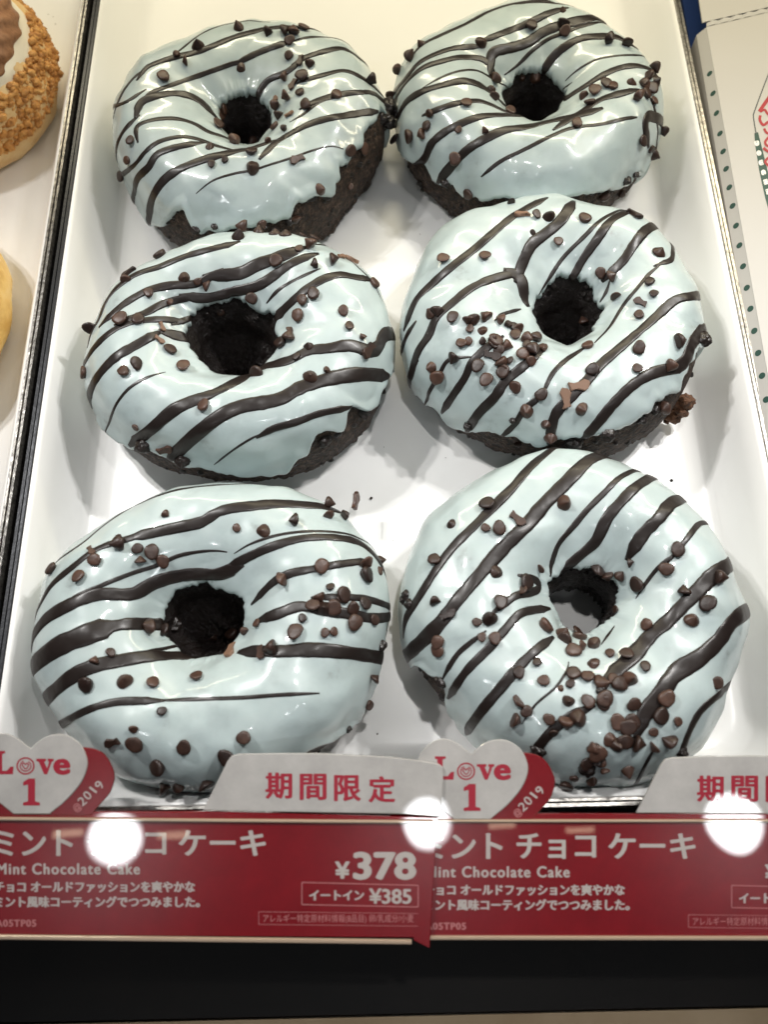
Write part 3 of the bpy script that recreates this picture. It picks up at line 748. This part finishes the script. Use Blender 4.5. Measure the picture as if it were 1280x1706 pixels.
# ------------------------------------------------------------------ loose bits on the tray
fl = bpy.data.objects.new('chocolate_flake', FLAKE); COL.objects.link(fl)
p = at(593, 835, 1.2); fl.location = p*CM; fl.rotation_euler = (math.radians(70), .2, math.radians(80)); fl.scale = (1.1, 1.1, 1.1)
tag(fl, 'thin dark chocolate flake standing upright behind the front left doughnut', 'chocolate flake')
bm = bmesh.new()
for px, py in ((1058, 74), (1068, 70), (88, 28), (80, 24), (92, 40), (92, 170), (255, 942), (52, 973), (700, 390), (238, 845), (735, 385), (170, 940), (1120, 800), (640, 745), (655, 900))+tuple((rng.uniform(60, 1240), rng.uniform(300, 1230)) for _ in range(26)):
    q = at(px, py, .04); b2 = bmesh.ops.create_icosphere(bm, subdivisions=1, radius=rng.choice((.012, .015, .02, .03, .05)))
    for w in b2['verts']: w.co = w.co*(1+.3*rng.uniform(-1, 1))+q
bm.verts.index_update()
tag(mesh_obj('crumbs', [v.co.copy() for v in bm.verts], [[v.index for v in f.verts] for f in bm.faces], M_CAKE, origin=(0, 12, 0)), 'tiny dark cake crumbs strewn over the white trays', 'crumbs', kind='stuff'); bm.free()

# ------------------------------------------------------------------ carton on the right
ZB = 2.45
A, B = at(1178, 45, ZB), at(1281, 628, ZB)
dirn = (A-B).normalized(); B2 = B-dirn*6
ca = thing('doughnut_carton', (A.x+6, (A.y+B.y)/2, 0), 'white paperboard carton with green dots and red script, right of the tray', 'carton')
perp = Vector((dirn.y, -dirn.x, 0))
def prism(name, poly, z0, z1, m, parent):
    n = len(poly); vs = [Vector((p.x, p.y, z0)) for p in poly]+[Vector((p.x, p.y, z1)) for p in poly]
    fs = [list(range(n))[::-1], list(range(n, 2*n))]+[(i, (i+1) % n, n+(i+1) % n, n+i) for i in range(n)]
    return mesh_obj(name, vs, fs, m, parent, smooth=False)
FD = at(1280, 21, ZB)
fdir = (FD-A).normalized()
prism('lid_panel', [B2, B2+perp*14, A+fdir*14, A], ZB-.05, ZB, M_PAPER, ca)
SL = -perp*.24+Vector((0, 0, -.30)); s0 = Vector((0, 0, -.012))
sq = [B2+s0, A+s0, A+s0+SL, B2+s0+SL, B2+SL*1+Vector((0, 0, -2)), A+SL+Vector((0, 0, -2))]
mesh_obj('side_panel', sq, [(0, 1, 2, 3), (3, 2, 5, 4)], M_PAPER, ca, smooth=False)
# torn perforation and the flap folded up behind it
up = Vector((0, 0, 1)); vs, fs = [], []
nt_ = 60
for i in range(nt_+1):
    q = A+fdir*(14*i/nt_); j = .035*((i % 2)*2-1)
    vs += [q+Vector((0, .02+j*.4, ZB*0+.004)), q+Vector((0, .16+j, .05))]
for i in range(nt_): fs.append((2*i, 2*i+2, 2*i+3, 2*i+1))
mesh_obj('perforated_edge', vs, fs, M_PAPER, ca, smooth=False)
q0 = at(1188, 18, ZB+.5); 
prism('flap', [A+Vector((-.12, .2, 0)), A+fdir*14+Vector((0, .2, 0)), A+fdir*14+Vector((0, 7, 0)), A+Vector((.3, 7, 0)), A+Vector((-.05, 1.6, 0))], ZB-.03, ZB+.02, M_PAPER, ca)
def flat_disc(c, n, r, k=20):
    n = n.normalized(); a = n.orthogonal().normalized(); b = n.cross(a)
    return [c+a*r*math.cos(2*math.pi*i/k)+b*r*math.sin(2*math.pi*i/k) for i in range(k)], [list(range(k))]
for py in (117, 150, 183, 217, 247, 276, 307, 338, 371, 404, 439, 475, 510, 547, 584, 622, 662):
    t_ = (py-45)/(628-45)
    # walk along the edge until its picture height is py
    lo, hi = 0.0, (A-B2).length
    q = at(1178+(1281-1178)*t_, py, ZB); s = (q-A).dot(-dirn)
    nd = SL.cross(dirn).normalized(); nd = nd if nd.z > 0 else -nd
    vs, fs = flat_disc(A-dirn*s+s0+SL*.42+nd*.004, nd, .10)
    mesh_obj('printed_dot', vs, fs, M_GREEN, ca, smooth=False)
def on_lid(px, py, k=.006): return at(px, py, ZB+k)
def flat_poly(name, pxs, m, parent, fn, lift):
    return mesh_obj(name, [fn(x, y, lift) for x, y in pxs], [list(range(len(pxs)))], m, parent, smooth=False)
def stroke_px(pts, w):
    out_l, out_r = [], []
    n = len(pts)
    for i, p in enumerate(pts):
        a, b = pts[max(i-1, 0)], pts[min(i+1, n-1)]
        dx, dy = b[0]-a[0], b[1]-a[1]; l = math.hypot(dx, dy) or 1
        out_l.append((p[0]-dy/l*w/2, p[1]+dx/l*w/2)); out_r.append((p[0]+dy/l*w/2, p[1]-dx/l*w/2))
    return out_l, out_r
def strokes(name, lst, m, parent, fn, lift):
    vs, fs = [], []
    for si, (w, pts) in enumerate(lst):
        l, r = stroke_px(catmull(pts, 6), w); b = len(vs); k = lift+si*.0015
        for i in range(len(l)): vs += [fn(*l[i], k), fn(*r[i], k)]
        for i in range(len(l)-1): fs.append((b+2*i, b+2*i+1, b+2*i+3, b+2*i+2))
    return mesh_obj(name, vs, fs, m, parent, smooth=False)
strokes('logo_outline', [(1.8, [(1330, 10), (1302, 75), (1280, 127), (1256, 191)]), (1.8, [(1256, 191), (1257, 200), (1261, 224)])], M_LINE, ca, on_lid, .006)
flat_poly('logo_band', [(1258, 222), (1264, 220), (1272, 252), (1284, 300), (1300, 360), (1312, 400), (1304, 420), (1290, 380), (1276, 330), (1266, 285), (1259, 240)], M_GREEN, ca, on_lid, .005)
strokes('logo_script', [
 (6, [(1300, 140), (1282, 163), (1266, 186)]), (4, [(1268, 186), (1275, 183), (1282, 190), (1292, 176)]),
 (4.5, [(1268, 192), (1267, 200), (1273, 208), (1282, 203), (1290, 208)]), (4, [(1274, 214), (1280, 222), (1288, 214), (1296, 216)]),
 (4, [(1284, 226), (1276, 236), (1280, 243), (1290, 238)]), (4.5, [(1273, 246), (1282, 252), (1296, 246)]), (4, [(1282, 262), (1276, 269), (1283, 276), (1292, 270)])],
 M_LOGORED, ca, on_lid, .008)

# text: a font outline turned into a mesh and laid on a surface through fn(px, py, lift)
def glyphs(body, bold=0.0, spacing=1.0):
    cu = bpy.data.curves.new('lettering', 'FONT'); cu.body = body; cu.size = 1; cu.offset = bold; cu.resolution_u = 5
    cu.space_character = spacing
    ob = bpy.data.objects.new('lettering', cu); COL.objects.link(ob)
    dg = bpy.context.evaluated_depsgraph_get(); dg.update()
    me = bpy.data.meshes.new_from_object(ob.evaluated_get(dg))
    vs = [tuple(v.co) for v in me.vertices]; fs = [list(p.vertices) for p in me.polygons]
    bpy.data.objects.remove(ob); bpy.data.curves.remove(cu); bpy.data.meshes.remove(me)
    xs = [v[0] for v in vs]; ys = [v[1] for v in vs]
    x0, x1, y0, y1 = min(xs), max(xs), min(ys), max(ys)
    return [((v[0]-x0)/(x1-x0), (v[1]-y0)/(y1-y0)) for v in vs], fs
def lettering(name, body, rect, m, parent, fn, lift, bold=.012, slope=0.0, rot=None, spacing=1.0):
    """rect = x0, y0(top), x1, y1(bottom) in the picture; rot = (cx, cy, degrees)"""
    g, fs = glyphs(body, 0, spacing); x0, y0, x1, y1 = rect; vs = []
    e = bold*60; x0 += e; x1 -= e; y0 += e*.6; y1 -= e*.6
    PASS = [(e*math.cos(k*math.pi/4), .6*e*math.sin(k*math.pi/4), .0004*k) for k in range(8)] if e > .3 else [(0, 0, 0)]
    for (a, b), (ex, ey, el) in [(q, k) for k in PASS for q in g]:
        x, y = x0+a*(x1-x0), y1-b*(y1-y0)
        x += ex; y += ey
        if rot:
            cx, cy, dg_ = rot; t = math.radians(dg_); dx, dy = x-cx, y-cy
            x, y = cx+dx*math.cos(t)-dy*math.sin(t), cy+dx*math.sin(t)+dy*math.cos(t)
        vs.append(fn(x, y, lift+el))
    fs = [[i+k*len(g) for i in f] for k in range(len(PASS)) for f in fs]
    return mesh_obj(name, vs, fs, m, parent, smooth=False)
for ch, px, py, dg_ in (('D', 1262, 239, 78), ('O', 1265.5, 255, 77), ('U', 1269, 271, 76), ('G', 1273, 287, 75), ('H', 1277, 303, 75), ('N', 1281, 319, 74), ('U', 1286, 335, 73), ('T', 1291, 351, 72), ('S', 1296, 367, 72)):
    lettering('logo_letter', ch, (px-4.5, py-4.2, px+4.5, py+4.2), M_LOGOWHITE, ca, on_lid, .009, .03, rot=(px, py, dg_))

# blue board wedged behind
bl = [at(1128, -60, .6), at(1215, -60, .6), at(1180, 60, .6), at(1169, 130, .6), at(1160, 130, .6)]
n = len(bl)
tag(mesh_obj('blue_board', bl+[q-Vector((0, 0, .25)) for q in bl], [list(range(n))[::-1], list(range(n, 2*n))]+[(i, (i+1) % n, n+(i+1) % n, n+i) for i in range(n)], M_BLUE, smooth=False, origin=bl[0]),
    'blue board in the gap between the tray rim and the white carton', 'board')

# ------------------------------------------------------------------ price cards
TILT = math.radians(15)
CN = Vector((0, -math.sin(TILT), math.cos(TILT)))
CP = at(640, 1355, 3.35)
def on_card(base): return lambda x, y, lift: on_plane(x, y, CP, CN, base+lift)
def slab(name, pxs, m, parent, fn, lift, thick):
    """closed plate with its own thickness and a slightly rounded upper edge"""
    n = len(pxs); cx = sum(p[0] for p in pxs)/n; cy = sum(p[1] for p in pxs)/n
    area2 = sum(pxs[i][0]*pxs[(i+1) % n][1]-pxs[(i+1) % n][0]*pxs[i][1] for i in range(n))
    sg = 1 if area2 > 0 else -1
    ins = []
    for i in range(n):
        a, b = pxs[i-1], pxs[(i+1) % n]; dx, dy = b[0]-a[0], b[1]-a[1]; l = math.hypot(dx, dy) or 1
        ins.append((pxs[i][0]-sg*dy/l*1.2, pxs[i][1]+sg*dx/l*1.2))
    top = [fn(x, y, lift) for x, y in ins]; mid = [fn(x, y, lift-.015) for x, y in pxs]; bot = [q-CN*thick for q in mid]
    vs = top+mid+bot
    fs = [list(range(n)), list(range(2*n, 3*n))[::-1]]
    for i in range(n):
        j = (i+1) % n; fs += [(i, n+i, n+j, j), (n+i, 2*n+i, 2*n+j, n+j)]
    o = mesh_obj(name, vs, fs, m, parent, smooth=False)
    bm = bmesh.new(); bm.from_mesh(o.data); bmesh.ops.recalc_face_normals(bm, faces=bm.faces[:]); bm.to_mesh(o.data); bm.free()
    return o
def shift(pts, dx, dy): return [(x+dx, y+dy) for x, y in pts]
HEART = catmull([(51, 1247), (60, 1238), (75, 1228), (93, 1223), (112, 1225), (132, 1238), (143, 1258), (145, 1277), (135, 1303), (112, 1331), (82, 1356)], 4) + \
        catmull([(22, 1356), (-8, 1331), (-31, 1303), (-41, 1277), (-39, 1258), (-28, 1238), (-10, 1225), (9, 1222), (28, 1230), (43, 1241), (51, 1247)], 4)[:-1]
SHADOW = catmull([(139, 1245), (157, 1248), (174, 1258), (187, 1280), (190, 1297), (183, 1320), (169, 1337), (150, 1358)], 4)+[(-46, 1358), (-52, 1330), (0, 1300), (60, 1262)]
def price_card(label, base, hx, hy, tx, ty, bx, by, body, tab, slope):
    c = on_plane(350+bx, 1460+by, CP, CN, base)
    t = thing('price_card', c, label, 'price card', 'red price cards along the front rail')
    fn = on_card(base)
    slab('red_panel', body, M_RED, t, fn, 0, .05)
    slab('white_tab', tab, M_WHITE, t, fn, .012, .045)
    slab('red_heart', shift(SHADOW, hx, hy), M_RED, t, fn, .016, .05)
    slab('white_heart', shift(HEART, hx, hy), M_WHITE, t, fn, .05, .02)
    lf = .053
    S = lambda p: shift(p, hx, hy)
    flat_poly('heart_letter', S([(-10, 1251), (8, 1251), (8, 1255), (3, 1256), (3, 1284), (11, 1284), (17, 1277), (22, 1277), (21, 1290), (-10, 1290), (-10, 1286), (-6, 1285), (-6, 1256), (-10, 1255)]), M_INK, t, fn, lf)
    flat_poly('heart_letter', S([(60, 1264), (76, 1264), (76, 1268), (73, 1269), (78, 1280), (81, 1269), (79, 1268), (79, 1264), (89, 1264), (89, 1268), (86, 1269), (78, 1290), (73, 1290), (64, 1269), (60, 1268)]), M_INK, t, fn, lf)
    lettering('heart_letter', 'e', (88+hx, 1264+hy, 117+hx, 1291+hy), M_INK, t, fn, lf, .045)
    flat_poly('heart_numeral', S([(47, 1297), (58, 1297), (58, 1335), (66, 1337), (66, 1342), (38, 1342), (38, 1337), (46, 1335), (46, 1307), (38, 1309), (38, 1303)]), M_INK, t, fn, lf)
    circ = lambda r, a0=0, a1=360: [(42+hx+r*math.cos(math.radians(a)), 1276+hy+r*.95*math.sin(math.radians(a))) for a in np.linspace(a0, a1, 13)]
    strokes('heart_spiral', [(2.6, circ(14)), (1.8, circ(9, -60, 250)), (1.8, [(36+hx, 1274+hy), (39+hx, 1271+hy), (42+hx, 1274+hy), (45+hx, 1271+hy), (47+hx, 1275+hy), (42+hx, 1281+hy), (36+hx, 1274+hy)])], M_INK, t, fn, lf)
    cx, cy = 148+hx, 1327+hy
    for i, ch in enumerate('@2019'):
        q = (-27+i*13.2, -1.5+.55*(i-2)**2-2); a = math.radians(-46)
        px, py = cx+q[0]*math.cos(a)-q[1]*math.sin(a), cy+q[0]*math.sin(a)+q[1]*math.cos(a)
        w = 1.9 if ch == '1' else 6.5 if ch == '@' else 5.4
        lettering('year_character', ch, (px-w, py-7.5, px+w, py+7.5), M_PINKINK if ch == '@' else M_PALEINK, t, fn, .021, .006, rot=(px, py, -46-(i-2)*7))
    for i, ch in enumerate('期間限定'):
        x = 442+tx+i*57.3; y = 1287+ty+i*2.0*(1 if slope else .1)
        lettering('tab_character', ch, (x, y, x+45, y+44), M_INK, t, fn, .016, .026)
    R = lambda x0, y0, x1, y1: (x0+bx, y0+by, x1+bx, y1+by)
    lettering('product_name', 'ミント', R(-12, 1383, 121, 1426), M_PALEINK, t, fn, .003, .026)
    lettering('product_name', 'チョコ', R(144, 1383, 277, 1426), M_PALEINK, t, fn, .003, .026)
    lettering('product_name', 'ケーキ', R(297, 1383, 443, 1426), M_PALEINK, t, fn, .003, .026)
    lettering('english_name', 'Mint Chocolate Cake', R(-6, 1438, 233, 1457), M_PALEINK, t, fn, .003, .014, spacing=1.18)
    lettering('description_line', 'チョコ オールドファッションを爽やかな', R(-10, 1468, 325, 1487), M_PALEINK, t, fn, .003, .016)
    lettering('description_line', 'ミント風味コーティングでつつみました。', R(-10, 1493, 333, 1512), M_PALEINK, t, fn, .003, .016)
    lettering('card_code', 'A05TP05', R(-8, 1532, 60, 1544), M_PINKINK, t, fn, .003, .012, spacing=1.15)
    lettering('price', '¥', R(558, 1435, 583, 1464), M_PALEINK, t, fn, .003, .026)
    lettering('price', '378', R(588, 1419, 694, 1466), M_PALEINK, t, fn, .003, .05)
    lettering('eat_in_price', 'イートイン', R(515, 1483, 607, 1500), M_PALEINK, t, fn, .003, .016)
    lettering('eat_in_price', '¥385', R(615, 1480, 686, 1506), M_PALEINK, t, fn, .003, .018)
    x0, y0, x1, y1 = R(503, 1470, 697, 1511)
    strokes('price_border', [(1.5, [(x0, y0), (x1, y0+5)]), (1.5, [(x1, y0+5), (x1, y1)]), (1.5, [(x1, y1), (x0, y1-4)]), (1.5, [(x0, y1-4), (x0, y0)])], M_PINKINK, t, fn, .003)
    lettering('allergen_line', 'アレルギー特定原材料情報(8品目) 卵/乳成分/小麦', R(438, 1523, 690, 1539), M_PINKINK, t, fn, .003, .004)
    x0, y0, x1, y1 = R(431, 1519, 697, 1543)
    strokes('allergen_border', [(.8, [(x0, y0), (x1, y0+3)]), (.8, [(x1, y1), (x0, y1-3)]), (.8, [(x0, y1-3), (x0, y0)])], M_PINKINK, t, fn, .003)
    return t
TAB1 = [(330, 1366), (338, 1350), (379, 1268), (386, 1259), (397, 1256), (460, 1255), (531, 1255), (649, 1261), (700, 1267), (732, 1273), (738, 1278), (739, 1300), (736, 1340), (733, 1357), (669, 1356), (500, 1352), (345, 1351), (340, 1366)]
TAB1 = [(338, 1350), (379, 1268), (386, 1259), (397, 1256), (460, 1255), (531, 1255), (649, 1261), (700, 1267), (732, 1273), (738, 1278), (739, 1300), (736, 1340), (734, 1361), (669, 1356), (500, 1353)]
BODY1 = [(-70, 1352), (345, 1352), (730, 1362), (726, 1418), (716, 1579), (690, 1567), (689, 1562), (-70, 1557)]
TAB2 = [(x+723, y+6-(y-1256)*.02-(x-338)*.012*(1 if x > 400 else 0)) for x, y in TAB1]
BODY2 = [(650, 1354), (1068, 1356), (1460, 1356), (1460, 1562), (650, 1562)]
price_card('red price card on the left, its white tab overlapping the other card', .13, 0, 0, 0, 0, 0, 0, BODY1, TAB1, 1)
price_card('red price card on the right, half tucked behind the other card', 0, 735, 9, 720, 5, 717, 5, BODY2, TAB2, 0)

# clear holder rails: the two beige edges above and below each card
def bar_px(name, x0, y0, x1, y1, w, parent, base):
    fn = on_card(base)
    dy = (y1-y0)
    pts = [(x0, y0-w/2), (x1, y1-w/2), (x1, y1+w/2), (x0, y0+w/2)]
    return slab(name, pts, M_EDGE, parent, fn, 0, .06)
ho = thing('card_holder', on_plane(310, 1365, CP, CN, .2), 'beige edged acrylic holder strip gripping the left red price card', 'card holder', 'acrylic holders on the price rail')
bar_px('upper_lip', -70, 1364, 722, 1370, 5, ho, .21); bar_px('lower_lip', -70, 1561, 686, 1570, 7, ho, .21)
ho = thing('card_holder', on_plane(1000, 1365, CP, CN, .1), 'beige edged acrylic holder strip gripping the right red price card', 'card holder', 'acrylic holders on the price rail')
bar_px('upper_lip', 722, 1368, 1460, 1368, 4.5, ho, .07); bar_px('lower_lip', 700, 1563, 1460, 1564, 6, ho, .07)
# the sloping rail that carries the cards
p = [on_plane(x, y, CP, CN, -.09) for x, y in ((-900, 1372), (2200, 1372), (2200, 1558), (-900, 1558))]
q = [v.copy() for v in p]
for v in q: v.z = -1.58
tag(mesh_obj('price_rail', p+q, [(0, 1, 2, 3), (7, 6, 5, 4), (0, 4, 5, 1), (1, 5, 6, 2), (2, 6, 7, 3), (3, 7, 4, 0)], M_BLACK, smooth=False, origin=(0, -1, 0)), 'black sloping rail under the red price cards', 'rail')

# ------------------------------------------------------------------ ceiling downlights (seen mirrored in the cards)
M_LAMP = bpy.data.materials.new('lamp_glow'); M_LAMP.use_nodes = True
nt2 = M_LAMP.node_tree; nt2.nodes.clear(); em = nt2.nodes.new('ShaderNodeEmission'); out = nt2.nodes.new('ShaderNodeOutputMaterial')
em.inputs[0].default_value = (.96, .98, 1, 1); em.inputs[1].default_value = 48; nt2.links.new(em.outputs[0], out.inputs[0])
tc = nt2.nodes.new('ShaderNodeTexCoord'); ln = nt2.nodes.new('ShaderNodeVectorMath'); ln.operation = 'LENGTH'
mr = nt2.nodes.new('ShaderNodeMapRange'); mr.interpolation_type = 'SMOOTHSTEP'
mr.inputs['From Min'].default_value = .036; mr.inputs['From Max'].default_value = .056; mr.inputs['To Min'].default_value = 42; mr.inputs['To Max'].default_value = 3
nt2.links.new(tc.outputs['Object'], ln.inputs[0]); nt2.links.new(ln.outputs['Value'], mr.inputs['Value']); nt2.links.new(mr.outputs['Result'], em.inputs[1])
def downlight(px, py, rpx, base, label):
    hit = on_plane(px, py, CP, CN, base); d = ray(px, py).normalized(); r = (d-2*d.dot(CN)*CN).normalized()
    L = 150; c = hit+r*L; R = rpx/F*(L+(hit-CAM).length)*.985
    t = thing('downlight', c, label, 'downlight', 'ceiling downlights')
    vs, fs = flat_disc(c, -r, R, 48); mesh_obj('lens', vs, fs, M_LAMP, t, smooth=False)
    a = r.orthogonal().normalized(); b = r.cross(a); vs, fs = [], []
    prof = [(R*1.02, .0), (R*1.25, -.6), (R*1.3, 0), (R*1.1, 8), (0.01, 8)]
    for rr, z in prof:
        for k in range(48):
            an = 2*math.pi*k/48; vs.append(c+r*z+(a*math.cos(an)+b*math.sin(an))*rr)
    for i in range(len(prof)-1):
        for k in range(48): fs.append((i*48+k, i*48+(k+1) % 48, (i+1)*48+(k+1) % 48, (i+1)*48+k))
    mesh_obj('housing', vs, fs, M_BLACK, t)
downlight(193, 1397, 43, .13, 'bright ceiling downlight mirrored over the left card')
downlight(711, 1369, 42, .13, 'bright ceiling downlight mirrored where the two cards meet')
downlight(1223, 1371, 40, 0, 'bright ceiling downlight mirrored over the right card')

M_WARM = mat('warm_glow', (.8, .5, .3)); M_WARM.node_tree.nodes['Principled BSDF'].inputs['Emission Color'].default_value = (1, .72, .5, 1)
M_WARM.node_tree.nodes['Principled BSDF'].inputs['Emission Strength'].default_value = 6.5
for (px, py, base), where in zip(((112, 1389, .13), (290, 1389, .13), (836, 1376, 0), (970, 1380, 0)), ('first', 'second', 'third', 'fourth')):
    d_ = ray(px, py).normalized(); hit = on_plane(px, py, CP, CN, base); r = (d_-2*d_.dot(CN)*CN).normalized(); c = hit+r*130; k = (130+(hit-CAM).length)/F
    ax = Vector((1, 0, 0)); ay = r.cross(ax).normalized(); ax = ay.cross(r).normalized()
    q = [c+ax*sx*k*22+ay*sy*k*(5 if base else 4) for sx, sy in ((-1, -1), (1, -1), (1, 1), (-1, 1))]; q += [v+r*3 for v in q]
    tag(mesh_obj('strip_lamp', q, [(0, 1, 2, 3), (7, 6, 5, 4), (0, 4, 5, 1), (1, 5, 6, 2), (2, 6, 7, 3), (3, 7, 4, 0)], M_WARM, smooth=False, origin=c),
        'small warm strip lamp on the ceiling, '+where+' from the left, mirrored on the red cards', 'strip lamp', 'warm ceiling strip lamps')

for o in bpy.data.objects:
    if '_o' in o: del o['_o']
